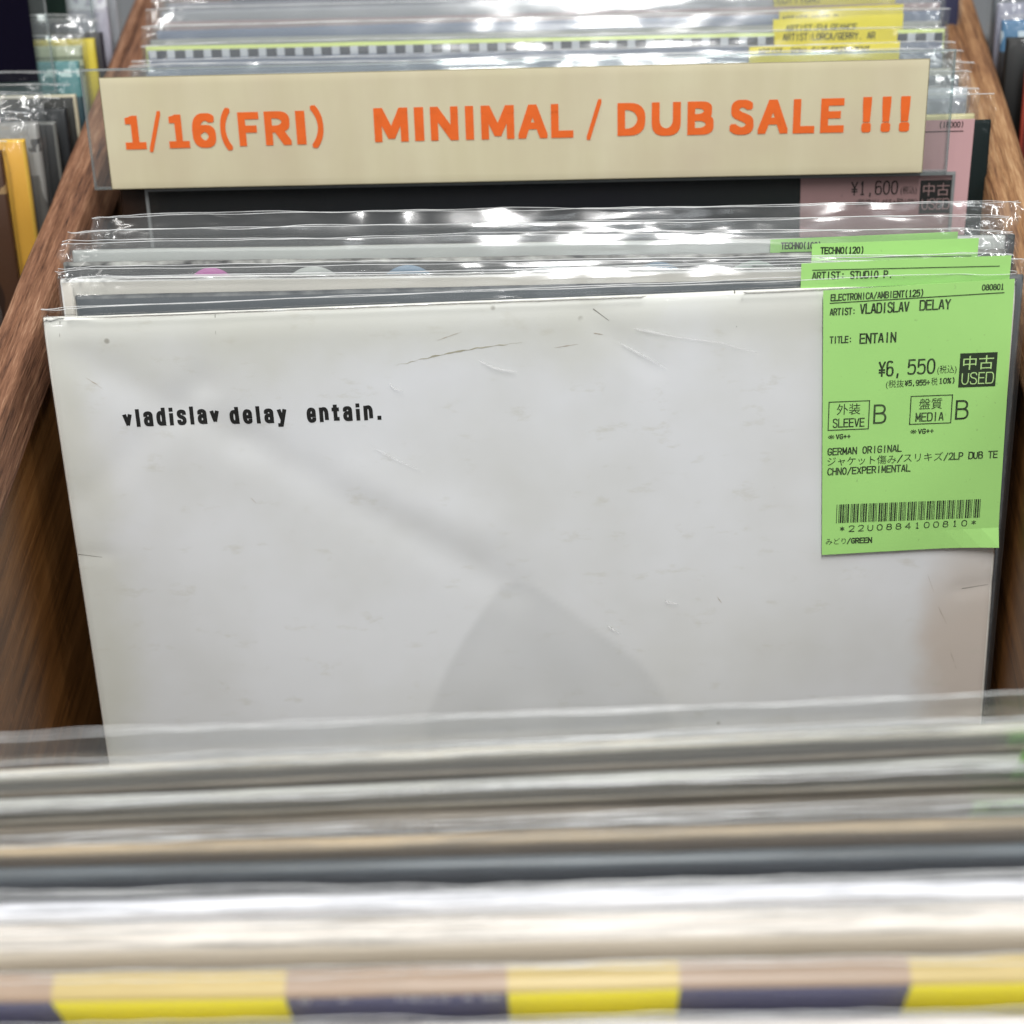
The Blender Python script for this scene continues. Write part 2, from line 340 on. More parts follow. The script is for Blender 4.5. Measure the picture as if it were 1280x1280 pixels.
def film_cover(parent, W, H, t, oh, seed, amp=1.0, mat=None, side=0.0035, lip=0.00014, body=0.00022, nx=110, lopen=1.0, crease_glints=None, flop=None):
    """A clear outer bag round the jacket, open and crinkled above it, with a folded rim at the mouth."""
    V = []; F = []; I = []
    flop = flop if flop is not None else 0.0 if oh < 0.003 else (0.20+0.45*abs(noise.noise((seed*1.7, 1.1, 0.3))))
    zs = [0.0, 0.002]+[H*i/12 for i in range(1, 12)]+[H-0.006, H-0.002, H+0.0005]+[H+oh*i/8 for i in range(1, 9)]
    nZ = len(zs); Wf = W+2*side
    rows = []
    for sgn in (-1, 1):
        base = len(V); top = []
        for j, z in enumerate(zs):
            over = max(0.0, (z-H)/oh) if oh else 0
            near = max(0.0, 1-(H-z)/0.03) if z < H else 1.0
            for i in range(nx+1):
                u = -1+2*i/nx; u = u*(1.42-0.42*u*u); x = u*Wf/2
                c0 = 0.86 if u < 0 else 0.80; cor = max(0, (abs(u)-c0)/(1-c0))
                a = body+(0.0016*over+0.0012*cor*near)*amp
                d = a*(0.7*fbm(x*22+seed, z*30, sgn*3+seed*.3)+0.8*ridge(x*55+seed*2, z*95, sgn*5+seed)*(0.35+0.65*cor))
                d += amp*over*0.0014*noise.noise((x*6+seed*1.3, sgn*0.4, seed))
                d += amp*cor*near*0.0011*ridge(x*170+seed, z*190, seed+sgn)
                d += flop*(over**1.6)*oh*(0.55+0.5*noise.noise((x*4+seed, 9.1, seed)))+amp*min(1, over*2)*0.0006*noise.noise((x*5+seed, z*420, sgn*2+seed))
                y0 = -0.0007 if sgn < 0 else t+0.0007
                if z > H: y0 = y0*(1-0.85*over)+(t/2)*0.85*over+sgn*0.0003*over*lopen
                # pinch the bag at its side seams
                pinch = max(0, (abs(u)-(W/Wf))/(1-W/Wf)); y0 = y0*(1-pinch)+t/2*pinch
                if z <= H and abs(u) < W/Wf: d = -abs(d) if sgn < 0 else abs(d)
                dz = over*amp*(0.0006*noise.noise((x*9+seed, 2.2, sgn*0.3+seed))+0.0003*noise.noise((x*45+seed, 5.2, sgn+seed))) - over*cor*cor*0.0009*amp*(1+noise.noise((seed, u, 1)))
                dx = cor*amp*near*0.0012*noise.noise((z*160+seed, u, sgn))*(1 if u > 0 else -1)
                V.append((x+dx, y0+d, z+dz))
            if j == nZ-1: top = list(range(len(V)-nx-1, len(V)))
        for j in range(nZ-1):
            for i in range(nx):
                q = base+j*(nx+1)+i
                F.append((q, q+1, q+nx+2, q+nx+1) if sgn < 0 else (q, q+nx+1, q+nx+2, q+1)); I.append(0)
        # rim
        r = lip; s0 = len(V)
        for q in top:
            x, y, z = V[q]
            V += [(x, y-r, z), (x, y, z+r), (x, y+r, z), (x, y, z-r)]
        for k in range(len(top)-1):
            for m in range(4):
                a0 = s0+k*4+m; a1 = s0+k*4+(m+1) % 4
                F.append((a0, a1, a1+4, a0+4)); I.append(1)
    for pts in crease_glints or []:       # white ribbons painting the glint of each sharp crease in the film
        for k in range(len(pts)-1):
            (xa, za, wa), (xb, zb, wb) = pts[k], pts[k+1]
            dx, dz = xb-xa, zb-za; L = math.hypot(dx, dz) or 1; nxx, nzz = -dz/L, dx/L
            b = len(V); y = -0.00125
            V += [((xa+nxx*wa)/1000, y, H+(za+nzz*wa)/1000), ((xa-nxx*wa)/1000, y, H+(za-nzz*wa)/1000),
                  ((xb-nxx*wb)/1000, y, H+(zb-nzz*wb)/1000), ((xb+nxx*wb)/1000, y, H+(zb+nzz*wb)/1000)]
            F.append((b, b+1, b+2, b+3)); I.append(2)
    mats = [mat or FILM, LIP, LIP]
    return mesh_obj('plastic_cover', V, F, mats, parent, I, True)

LEAN = 0.3366
def record(T, label, mat, edge=None, group=None, W=0.315, H=0.315, t=0.0032, lean=LEAN, yaw=0.03, oh=0.012, seed=None, amp=1.0,
           warp=None, nx=10, nz=10, cover=True, fmat=None, side=0.0018, crease_glints=None, cat='record', name='vinyl_record', roll=0.0, back=None, flop=None, sag=0.0004, lip=0.00014):
    """A record in its jacket: T is the middle of the jacket's top front edge."""
    root = bpy.data.objects.new(name, None); COL.objects.link(root); root.empty_display_size = 0.02
    R = Matrix.Rotation(yaw, 3, 'Z') @ Matrix.Rotation(-lean, 3, 'X') @ Matrix.Rotation(roll, 3, 'Y')
    root.location = Vector(T)-R @ Vector((0, 0, H)); root.rotation_euler = R.to_euler()
    tag(root, label, cat, group)
    sd = seed if seed is not None else random.uniform(0, 90)
    V, F, I = slab_geo(W, H, t, max(nx, 48), nz, warp, sag=sag, seed=sd)
    j = mesh_obj('jacket', V, F, [mat, edge or mat, back or mat], root, I, True)
    root['H'] = H
    sd = seed if seed is not None else random.uniform(0, 90)
    c = film_cover(root, W, H, t, oh, sd, amp, fmat, side, crease_glints=crease_glints, flop=flop, lip=lip) if cover else None
    return root, j, c

def price_label(root, mat, pts, H, y=-0.0012, thick=0.00012, label=None, curl=0.0):
    """A paper sticker from its corner points (mm, measured from the middle of the jacket's top edge)."""
    (xa, za), (xb, zb), (xc, zc), (xd, zd) = pts   # TL TR BR BL
    nx, nz = 10, 14; V = []; F = []
    for k in (0, 1):
        for j in range(nz+1):
            f = j/nz
            for i in range(nx+1):
                e = i/nx
                x = (xa*(1-e)+xb*e)*(1-f)+(xd*(1-e)+xc*e)*f; z = (za*(1-e)+zb*e)*(1-f)+(zd*(1-e)+zc*e)*f
                cu = curl*(max(0, e-.6)/.4)**2*(max(0, f-.9)/.1)**2
                V.append((x/1000, y+k*thick-cu, H+z/1000))
    n = (nx+1)*(nz+1)
    for j in range(nz):
        for i in range(nx):
            q = j*(nx+1)+i
            F.append((q, q+nx+1, q+nx+2, q+1)); F.append((n+q, n+q+1, n+q+nx+2, n+q+nx+1))
    ring = list(range(nx+1))+[j*(nx+1)+nx for j in range(1, nz+1)]+[nz*(nx+1)+i for i in range(nx-1, -1, -1)]+[j*(nx+1) for j in range(nz-1, 0, -1)]
    for k in range(len(ring)):
        p, q = ring[k], ring[(k+1) % len(ring)]; F.append((p, q, n+q, n+p))
    o = mesh_obj('price_label', V, F, mat, root)
    if label: o['label'] = label
    return o

# ================================================================== the bins
W_TOP = wood('rough_wood', [rgb(52, 32, 22), rgb(104, 69, 49), rgb(132, 93, 69), rgb(168, 131, 104)], 1.0, 1.0, 0.65, 1)
W_TOP2 = wood('tan_rough_wood', [rgb(72, 44, 26), rgb(126, 88, 58), rgb(152, 114, 78), rgb(184, 148, 110)], 1.0, 0.9, 0.65, 5)
W_SIDE = wood('brown_wood', [rgb(70, 42, 18), rgb(100, 64, 30), rgb(118, 78, 40), rgb(136, 94, 52)], 0.25, 0.22, 0.4, 2, scratch=rgb(132, 88, 52))
DARK = card('dark_board', (0.03, 0.022, 0.018), 0.7, 0.2, 4)

fl = mesh_obj('bin_floor', [(-0.9, -0.62, -0.292), (0.9, -0.62, -0.292), (0.9, 0.75, -0.292), (-0.9, 0.75, -0.292)], [(0, 1, 2, 3)], DARK)
tag(fl, kind='structure')

def divider(x0, x1, label, mtop, seed):
    root = bpy.data.objects.new('bin_divider', None); COL.objects.link(root); root.location = ((x0+x1)/2, 0, -0.29)
    tag(root, label, 'wooden divider', 'wooden dividers between the record bins')
    w = x1-x0; V = []; F = []
    ys = [-0.6+1.3*i/260 for i in range(261)]
    # section across the rail, slightly dished and split, eroded arrises
    prof = [(-w/2, -0.022), (-w/2, -0.0022), (-w/2+0.0016, -0.0003), (-w*0.27, 0.0), (-w*0.13, -0.0002), (-w*0.09, -0.0020), (-w*0.05, -0.0001), (w*0.12, 0.0), (w*0.3, -0.0001), (w/2-0.0018, -0.0004), (w/2, -0.0026), (w/2, -0.022)]
    for y in ys:
        for k, (px, pz) in enumerate(prof):
            a = 0.0007*noise.noise((y*14+seed, k*1.7, seed)); b = 0.0006*noise.noise((y*30+seed, k*2.1, 4+seed))
            cr = 0.0
            if k == 5: cr = 0.0012*noise.noise((y*11+seed, 3, 3)); px += 0.003*noise.noise((y*5+seed, 1, 1))
            if k in (4, 6): px += 0.003*noise.noise((y*5+seed, 1, 1))
            V.append((px+(a if k not in (0, 11) else 0), y, 0.29+pz+b+cr))
    n = len(prof)
    for j in range(len(ys)-1):
        for k in range(n-1):
            q = j*n+k; F.append((q, q+n, q+n+1, q+1))
    mesh_obj('top_rail', V, F, mtop, root, smooth=True)
    # the panel below, a hair narrower than the rail
    pw = w/2-0.0012; bm = bmesh.new(); bmesh.ops.create_cube(bm, size=1)
    for v in bm.verts: v.co = Vector((v.co.x*2*pw, v.co.y*1.3+0.05, 0.1345+v.co.z*0.269))
    bmesh.ops.subdivide_edges(bm, edges=bm.edges[:], cuts=6, use_grid_fill=True)
    me = bpy.data.meshes.new('side_panel'); bm.to_mesh(me); bm.free(); me.materials.append(W_SIDE)
    p = bpy.data.objects.new('side_panel', me); COL.objects.link(p); p.parent = root
    return root
divider(-0.1812, -0.1664, 'rough reddish brown wooden rail at the left side of the white record', W_TOP, 1.0)
divider(0.1640, 0.1808, 'rough tan wooden rail at the right side of the record with the pink label', W_TOP2, 8.0)

# ================================================================== the white record in front
def white_jacket():
    n = NT('white_worn_card'); p = n.n('ShaderNodeBsdfPrincipled')
    v = n.coord(); base = rgb(229, 230, 233)
    tc = n.n('ShaderNodeTexCoord'); sep = n.n('ShaderNodeSeparateXYZ'); n.l(tc.outputs['Object'], sep.inputs[0])
    X, Z = sep.outputs[0], sep.outputs[2]
    f = n.noise(v, 14, 4); blot = n.ramp(f, [(0.42, 0.0), (0.68, 0.8)])
    c = n.mix(blot, base, rgb(216, 216, 214))
    # yellowed margins: top, left and right
    wob = n.math('MULTIPLY', n.math('SUBTRACT', n.noise(v, 30, 4), 0.5), 0.035)
    def band(sock, a, b):
        m = n.n('ShaderNodeMapRange'); m.interpolation_type = 'SMOOTHSTEP'
        n.l(n.math('ADD', sock, wob), m.inputs[0]); m.inputs[1].default_value = a; m.inputs[2].default_value = b; return m.outputs[0]
    top = n.math('MULTIPLY', band(Z, 0.286, 0.312), 0.55)
    left = n.math('MULTIPLY', band(X, -0.132, -0.156), 0.6)
    right = n.math('MULTIPLY', n.math('MULTIPLY', band(X, 0.126, 0.146), band(Z, 0.24, 0.19)), 0.8)
    c = n.mix(n.math('MAXIMUM', top, left), c, rgb(206, 205, 190)); c = n.mix(right, c, rgb(204, 190, 178))
    vo = n.n('ShaderNodeTexVoronoi'); vo.inputs['Scale'].default_value = 52; n.l(v, vo.inputs['Vector'])
    sp = n.ramp(vo.outputs['Distance'], [(0.028, 0.6), (0.06, 0.0)])
    keep = n.ramp(n.noise(v, 55, 1), [(0.47, 0.0), (0.55, 1.0)])
    c = n.mix(n.math('MULTIPLY', sp, keep), c, rgb(120, 112, 98))
    sm = n.ramp(n.noise(n.coord(scale=(1, 1, 2.2), loc=(2, 0, 0)), 60, 5, 0.7), [(0.58, 0.0), (0.76, 0.55)])
    c = n.mix(sm, c, rgb(196, 193, 180))
    at = n.n('ShaderNodeAttribute'); at.attribute_name = 'grey_patch'
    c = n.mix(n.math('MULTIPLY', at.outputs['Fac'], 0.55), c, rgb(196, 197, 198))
    n.l(c, p.inputs['Base Color']); p.inputs['Roughness'].default_value = 0.42; p.inputs['Specular IOR Level'].default_value = 0.35
    b = n.n('ShaderNodeBump'); b.inputs['Strength'].default_value = 0.10; b.inputs['Distance'].default_value = 0.001
    n.l(n.math('MULTIPLY', n.noise(v, 38, 3), 2.0), b.inputs['Height']); n.l(b.outputs[0], p.inputs['Normal'])
    n.l(p.outputs[0], n.out.inputs[0]); return n.m
WHITE = white_jacket()
WHITE_EDGE = card('worn_white_edge', rgb(240, 238, 230), 0.6, 0.05, 6, 120)

def seg_d(x, z, a, b):
    ax, az = a; bx, bz = b; dx, dz = bx-ax, bz-az
    t = max(0, min(1, ((x-ax)*dx+(z-az)*dz)/(dx*dx+dz*dz))); return math.hypot(x-ax-t*dx, z-az-t*dz), t
def main_warp(x, z):
    X = x*1000; Z = (z-0.315)*1000; y = 0.0
    for a, b, h, wd in (((-157, -8), (-96, -44), 0.0006, 7), ((-96, -44), (-8, -104), 0.00055, 7), ((-102, 0), (-108, -24), 0.0006, 5),
                        ((-108, -24), (-152, -62), 0.0004, 6), ((67, 2), (67.6, -13), 0.00025, 2.0), ((-60, -60), (-20, -80), -0.0005, 9),
                        ((-157, -84), (-147, -84), 0.0003, 3), ((157, -108), (146, -110), 0.0004, 3), ((-8, -104), (0, -160), 0.0003, 16),
                        ((20, -6), (40, -24), 0.0003, 4)):
        d, t = seg_d(X, Z, a, b); y += h*math.exp(-(d/wd)**2)
    y += 0.0005*noise.noise((x*14, z*14, 1.0))
    e = max(0, (Z+9)/9); y += 0.0014*e*e*(1 if X > -150 else 1.3)      # the top edge rolls away a little
    return y+0.0006*(x/0.157)**4*0

CREASE_GLINTS = [[(-16.4, -19.0, .1), (-12, -21.6, .32), (-8, -22.8, .3), (-4.7, -23.2, .1)],
           [(34.3, -10.1, .12), (39, -11.3, .38), (46.5, -13.3, .1)],
           [(29.5, -14.8, .1), (35.5, -18.6, .32), (40, -21.2, .15), (44, -24, .06)],
           [(46, -13.2, .1), (62, -16, .12), (74, -20, .05)],
           [(-46.5, -25.5, .1), (-45, -27.5, .2), (-42, -28.5, .08)],
           [(43.5, -109, .1), (45, -110, .55), (48.5, -110.6, .1)],
           [(23.5, -118, .1), (25.5, -119.6, .35), (28, -121.5, .1)],
           [(-53, -48, .06), (-47, -52, .14), (-38, -57, .05)]]
MAIN, jk, cv = record((0, 0, 0.0166), 'white worn record jacket facing out with small black lettering and a large green price label', WHITE, WHITE_EDGE,
                      'records standing in the middle bin', yaw=0.06, t=0.0022, oh=0.0035, seed=3.1, warp=main_warp, nx=170, nz=170, sag=0.0, fmat=FILM_MAIN, side=0.0006, crease_glints=CREASE_GLINTS, amp=0.9)
H = 0.315
# the big faint patch low on the card, greyer inside this outline
PATCH_OUTLINE = [(-13.2, -102.5), (-7.6, -100.6), (-0.8, -103.0), (7.4, -109.5), (18.3, -119.4), (28.0, -127.7), (35.0, -134.4), (40.6, -142.7), (44.8, -151.1), (46.8, -159.4), (44.8, -176.0), (-39.1, -176.0), (-42.7, -155.5), (-37.7, -144.2), (-32.9, -133.1), (-26.7, -122.2), (-20.6, -113.0)]
def in_patch(x, z):
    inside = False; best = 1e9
    for k in range(len(PATCH_OUTLINE)):
        a, b = PATCH_OUTLINE[k-1], PATCH_OUTLINE[k]
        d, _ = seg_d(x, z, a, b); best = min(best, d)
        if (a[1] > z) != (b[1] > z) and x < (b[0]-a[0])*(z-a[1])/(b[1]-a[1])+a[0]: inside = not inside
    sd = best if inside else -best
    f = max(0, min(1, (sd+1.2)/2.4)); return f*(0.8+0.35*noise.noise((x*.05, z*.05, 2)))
at = jk.data.attributes.new('grey_patch', 'FLOAT', 'POINT')
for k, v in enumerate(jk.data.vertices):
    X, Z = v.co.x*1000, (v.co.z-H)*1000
    at.data[k].value = in_patch(X, Z) if (-50 < X < 50 and Z < -95 and v.co.y < 0.003) else 0.0
pr = Print(0, 315)
pr.gothic('vladislav', -135.5, -103.6, -37.9, 6.2, 1.3, gap=1.4)
pr.gothic('delay', -100.2, -81.2, -38.4, 6.2, 1.3, gap=1.4)
pr.gothic('entain.', -74.6, -49.7, -38.7, 6.2, 1.3, gap=1.4)
pr.build('lettering', INK, jk, 0.0)

def on_warp(o, off):
    for v in o.data.vertices: v.co.y += main_warp(v.co.x, v.co.z)-off
on_warp([c for c in jk.children][0], 0.00012)
# brown scuff, edge cuts and stains that belong to the card
def ribbon(name, pts, mat, parent):
    V = []; F = []
    for (x, z, wd) in pts:
        V += [(x/1000, 0, H+(z+wd)/1000), (x/1000, 0, H+(z-wd)/1000)]
    for k in range(len(pts)-1): F.append((2*k, 2*k+1, 2*k+3, 2*k+2))
    o = mesh_obj(name, V, F, mat, parent); on_warp(o, 0.00008); return o
SCUFF = card('scuffed_card', rgb(186, 181, 160), 0.7, 0.12, 3, 160)
CUT = card('torn_card', rgb(146, 143, 134), 0.8, 0.12, 3, 160)
pts = []
for k in range(46):
    f = k/45; x = -43.9+f*41.5; z = -20.0+6.2*f+0.9*math.sin(f*3.1)
    pts.append((x, z+0.5*noise.noise((k*.4, 0, 0)), max(0.03, 0.34*(0.6+noise.noise((k*.33, 2, 0))*1.3)*math.sin(math.pi*min(1, f*1.02)))))
ribbon('scuff_mark', pts, SCUFF, jk)
RUB = card('rubbed_brown_card', rgb(190, 178, 164), 0.7, 0.10, 5, 160)
for a, b, wd in (((134.5, -103), (137.5, -111), .25), ((139.0, -116), (142.5, -123), .45), ((144.0, -133), (147.0, -141), .5), ((62.0, -109.0), (63.5, -111.5), .5), ((-96, -65), (-94.5, -67), .35), ((21, -11.5), (24, -12.2), .3), ((-146, -20), (-141, -24), .2), ((-30, -12), (-22, -9.4), .18), ((8, -16), (16, -15), .2)):
    q = [(a[0]+(b[0]-a[0])*f+0.35*noise.noise((a[0]+f*4, 1, 2)), a[1]+(b[1]-a[1])*f, max(0.02, wd*(0.5+noise.noise((a[1]+f*5, 3, 1)))*math.sin(math.pi*(0.06+0.88*f)))) for f in [k/9 for k in range(10)]]
    ribbon('rub_mark', q, RUB, jk)
for (x0, z0, x1, z1, wd) in ((66.9, 0.5, 67.5, -11.5, .22), (-152, -1, -152.6, -6, .12), (147, -109.6, 156, -108.4, .14), (-157, -83.5, -149, -85, .12), (-101.5, -0.6, -101.8, -7, .14), (21, -3.5, 26, -7.5, .18)):
    L = math.hypot(x1-x0, z1-z0); a, b = -(z1-z0)/L*wd, (x1-x0)/L*wd
    on_warp(mesh_obj('edge_nick', [((x0+a)/1000, 0, H+(z0+b)/1000), ((x0-a)/1000, 0, H+(z0-b)/1000), ((x1-a*.4)/1000, 0, H+(z1-b*.4)/1000), ((x1+a*.4)/1000, 0, H+(z1+b*.4)/1000)], [(0, 1, 2, 3)], CUT, jk), 0.00009)

LY = -0.00155
lab = price_label(MAIN, GREEN, [(95.0, 0.2), (156.4, 1.6), (157.6, -92.6), (97.6, -93.8)], H, y=LY, curl=0.0022)
p = Print(0, 315)
G = lambda t, x0, x1, z, c, w=0.3, dz=0.0: p.gothic(t, x0, x1, z, c, w*1.22, True, 0.42, z+dz)
G('ELECTRONICA/AMBIENT(125)', 97.4, 127.5, -3.5, 2.4, 0.32, 0.5)
G('080801', 146, 153.2, -1.9, 2.1, 0.3)
p.poly([(97.2, -4.3), (153.4, -3.0), (153.4, -2.65), (97.2, -3.95)])
G('ARTIST:', 97.3, 105.8, -8.3, 2.5, 0.33); G('VLADISLAV', 107.0, 123.0, -8.2, 3.6, 0.42, .2); G('DELAY', 126.2, 136.4, -7.8, 3.6, 0.42, .1)
G('TITLE:', 97.6, 105.0, -17.8, 2.5, 0.33); G('ENTAIN', 107.3, 119.3, -18.3, 3.6, 0.42, .1)
G('¥6,', 113.9, 121.6, -29.9, 5.4, 0.5); G('550', 123.4, 132.6, -29.6, 5.4, 0.5)
p.text('(税込)', 133.3, 139.6, -29.3, 2.1, 0.0)
p.text('(税抜', 116.7, 122.6, -33.6, 2.0, 0.0); G('¥5,955+', 122.8, 131.2, -33.5, 2.1, 0.32); p.text('税', 131.5, 133.6, -33.3, 2.0, 0.0); G('10%)', 134.0, 139.5, -33.2, 2.1, 0.32)
p.frame(98.0, -48.2, 111.7, -37.9); p.text('外装', 100.8, 108.6, -42.4, 2.9, 0.0); G('SLEEVE', 99.6, 110.2, -47.2, 3.2, 0.34)
p.gothic('B', 113.0, 117.2, -46.4, 6.9, 0.68)
p.text('※', 98.2, 100.4, -51.4, 1.9, 0.0); G('VG++', 100.8, 105.8, -51.4, 1.9, 0.3)
p.frame(125.0, -47.2, 139.0, -37.0); p.text('盤質', 128.0, 135.6, -41.6, 2.9, 0.0); G('MEDIA', 127.0, 136.4, -46.2, 3.2, 0.34)
p.gothic('B', 140.1, 144.4, -46.0, 6.9, 0.68)
p.text('※', 125.5, 127.7, -50.6, 1.9, 0.0); G('VG++', 128.1, 133.4, -50.6, 1.9, 0.3)
G('GERMAN ORIGINAL', 98.2, 123.1, -57.1, 2.7, 0.34, .4)
p.text('ジャケット傷み', 98.3, 121.4, -60.6, 2.4, 0.0); G('/', 121.6, 123.6, -60.5, 2.7, 0.34); p.text('スリキズ', 123.8, 137.0, -60.3, 2.4, 0.0); G('/2LP DUB TE', 137.2, 155.3, -60.4, 2.7, 0.34, .1)
G('CHNO/EXPERIMENTAL', 98.4, 126.4, -64.3, 2.7, 0.34, .3)
p.gothic('*22U0884100810*', 103.2, 149.9, -85.5, 2.4, 0.34, True, 0.95, -85.0)
p.text('みどり', 98.8, 105.6, -89.8, 1.8, 0.0); G('/GREEN', 105.9, 114.6, -89.9, 2.2, 0.34)
p.build('lettering', INK_GREEN, lab, LY-0.00008)
b = Print(0, 315); code39(b, '*22U0884100810*', 102.0, 151.0, -82.0, -75.1); b.build('barcode', INK_GREEN, lab, LY-0.00008)
b = Print(0, 315); b.rect(140.5, -34.7, 152.7, -22.9); b.build('used_badge', flat('badge_black', (0.028, 0.045, 0.025), 0.6), lab, LY-0.00008)
b = Print(0, 315); b.text('中古', 141.6, 151.6, -28.2, 3.6, 0.0); b.gothic('USED', 141.4, 151.8, -33.7, 4.1, 0.36)
b.build('badge_lettering', flat('badge_print', rgb(176, 214, 140), 0.6), lab, LY-0.00016)

# ================================================================== records behind it, up to the sale card
MIDDLE = 'records standing in the middle bin'
def mini(root, mat, pts, lines, H=0.315, y=-0.0021, ink=INK_GREEN, rules=()):
    l = price_label(root, mat, pts, H, y)
    q = Print(0, H*1000)
    for tx, x0, x1, zb, cap in lines: q.gothic(tx, x0, x1, zb, cap+.2, 0.42, True, 0.42)
    for (x0, z0, x1, z1) in rules: q.rect(x0, z0, x1, z1)
    if q.V: q.build('lettering', ink, l, y-0.0001)
    return l
SLATE = card('slate_card', rgb(84, 89, 94), 0.45, 0.05, 2)
r, _, _ = record((0.0055, 0.0078, 0.0166), 'slate grey record jacket showing only its top strip directly behind the white one', SLATE, card('dark_edge_with_glints', rgb(62, 66, 70), 0.5, 0.2, 9, 120, blotch=rgb(120, 122, 122)),  # paler blotches paint a few film glints into the edge colour
                 MIDDLE, W=0.3095, yaw=0.03, oh=0.0055, seed=11.3, amp=1.0)
mini(r, GREEN, [(82.5, 6.6), (149.5, 7.8), (149.5, -60), (82.8, -60)], [('ARTIST: STUDIO P.', 86, 112, 1.2, 2.4)], rules=[(86, 4.2, 146, 4.5)])
r, _, _ = record((0, 0.0155, 0.0166), 'pale cream record jacket between the slate grey one and the one with coloured dots', card('cream_card', rgb(222, 216, 206), 0.5, 0.04, 3), card('white_edge', rgb(244, 242, 238), 0.6, 0.03, 3),
                 MIDDLE, W=0.313, yaw=0.018, oh=0.0035, seed=17.9, amp=1.3)
def dots_mat():
    n = NT('black_card_with_dots'); p = n.n('ShaderNodeBsdfPrincipled')
    v = n.coord(); c = n.mix(n.noise(v, 30, 4), rgb(44, 46, 48), rgb(62, 64, 64))
    tc = n.n('ShaderNodeTexCoord'); sep = n.n('ShaderNodeSeparateXYZ'); n.l(tc.outputs['Object'], sep.inputs[0])
    for cx, col, rr in ((-0.1075, rgb(178, 98, 160), .0085), (-0.073, rgb(176, 180, 176), .0115), (-0.041, rgb(112, 138, 160), .0105), (0.008, rgb(170, 176, 178), .012), (0.0425, rgb(82, 112, 134), .010), (0.0745, rgb(160, 172, 164), .0115)):
        dx = n.math('SUBTRACT', sep.outputs[0], cx); dz = n.math('SUBTRACT', sep.outputs[2], 0.3130-rr)
        d = n.math('SQRT', n.math('ADD', n.math('MULTIPLY', dx, dx), n.math('MULTIPLY', dz, dz)))
        c = n.mix(n.math('LESS_THAN', d, rr), c, col)
    n.l(c, p.inputs['Base Color']); p.inputs['Roughness'].default_value = 0.45
    n.l(p.outputs[0], n.out.inputs[0]); return n.m
r, _, _ = record((0, 0.0245, 0.0166), 'black record jacket printed with a row of pink, grey and blue dots', dots_mat(), card('chipped_black_edge', rgb(46, 46, 46), 0.6, 0.3, 5, 110, blotch=rgb(196, 196, 190)),
                 MIDDLE, yaw=0.014, oh=0.007, seed=23.7, amp=1.5)
mini(r, GREEN, [(92.8, 4.0), (147, 5.2), (147.5, -60), (93.2, -60)], [('TECHNO(120)', 95.6, 110, 0.5, 2.2), ('ARTIST: M. I. (FOTAL)', 95.8, 128, -4.4, 2.4)], rules=[(95.4, -0.9, 145, -0.6)])
r, _, _ = record((0.001, 0.0335, 0.0158), 'light grey record jacket behind the one with coloured dots', card('light_grey_card', rgb(186, 188, 184), 0.5, 0.05, 6), None,
                 MIDDLE, yaw=0.02, oh=0.0065, seed=31.1, amp=1.6)
mini(r, GREEN, [(79.0, 0.8), (141, 2.4), (141, -60), (79, -60)], [('TECHNO(100)', 82.5, 96, -2.6, 2.2)], rules=[(82.4, -3.8, 138, -3.5)])
r, _, _ = record((0.006, 0.0405, 0.0115), 'dark grey record in tall clear film, last before the gap under the sale card', card('dark_grey_card', rgb(58, 62, 64), 0.45, 0.08, 7), None,
                 MIDDLE, yaw=0.02, oh=0.0105, seed=37.7, amp=1.6)

# ================================================================== sale card on its clear plate
root = bpy.data.objects.new('sale_sign', None); COL.objects.link(root)
R = Matrix.Rotation(0.025, 3, 'Z') @ Matrix.Rotation(-math.radians(18), 3, 'X')
root.location = (0, 0.091, 0); root.rotation_euler = R.to_euler()
tag(root, 'clear plate with a beige paper strip lettered in orange, standing between the records', 'sign')
ACRYL = film('clear_acrylic', veil=0.03, tint=(0.92, 0.94, 0.935), rough=0.05, bump=0.03, f0=0.05, scale=8)
V, F, I = slab_geo(0.3125, 0.0440, 0.0016, 16, 6, z0=0.0036)
V = [(x-0.0072+(0.0), y, z) for x, y, z in V]
mesh_obj('clear_plate', V, F, [ACRYL, film('acrylic_edge', veil=0.16, tint=(0.6, 0.68, 0.68), rough=0.25, bump=0, f0=0.05), ACRYL], root, I)
V, F, I = slab_geo(0.2985, 0.0850, 0.0009, 8, 8, None, 0.0011, -0.0820)
V = [(x+0.0036, y+0.0030, z) for x, y, z in V]
mesh_obj('lower_panel', V, F, [film('tinted_acrylic', veil=0.01, tint=(0.86, 0.86, 0.85), rough=0.05, bump=0.02, f0=0.02, scale=8), flat('cut_acrylic_edge', (0.22, 0.23, 0.23), 0.5), bpy.data.materials['tinted_acrylic'] if 'tinted_acrylic' in bpy.data.materials else ACRYL], root, I)
def paper_mat():
    n = NT('beige_paper'); p = n.n('ShaderNodeBsdfPrincipled')
    f = n.noise(n.coord(scale=(1, 1, 0.15)), 60, 4); f2 = n.noise(n.coord(), 28, 4)
    c = n.mix(n.ramp(f, [(0.35, 0.0), (0.7, 0.8)]), rgb(206, 197, 164), rgb(216, 208, 178)); c = n.mix(n.ramp(f2, [(0.4, 0.0), (0.75, 0.6)]), c, rgb(200, 186, 160))
    n.l(c, p.inputs['Base Color']); p.inputs['Roughness'].default_value = 0.5
    n.l(p.outputs[0], n.out.inputs[0]); return n.m
def pwarp(x, z): return 0.0005*noise.noise((x*9, z*16, 3))-0.0004*math.exp(-((x+0.075)/0.006)**2)*0.6
V, F, I = slab_geo(0.2963, 0.0408, 0.0003, 60, 14, pwarp, 0.0003, 0.0040)
V = [(x-0.0084+(z-0.024)*-0.03*(1 if x > 0 else -1)*0, y-0.0012, z) for x, y, z in V]
PAPER = paper_mat()
paper = mesh_obj('paper_strip', V, F, [PAPER, card('paper_edge', rgb(150, 140, 110), 0.7), PAPER], root, I, True)
q = Print(0, 0)
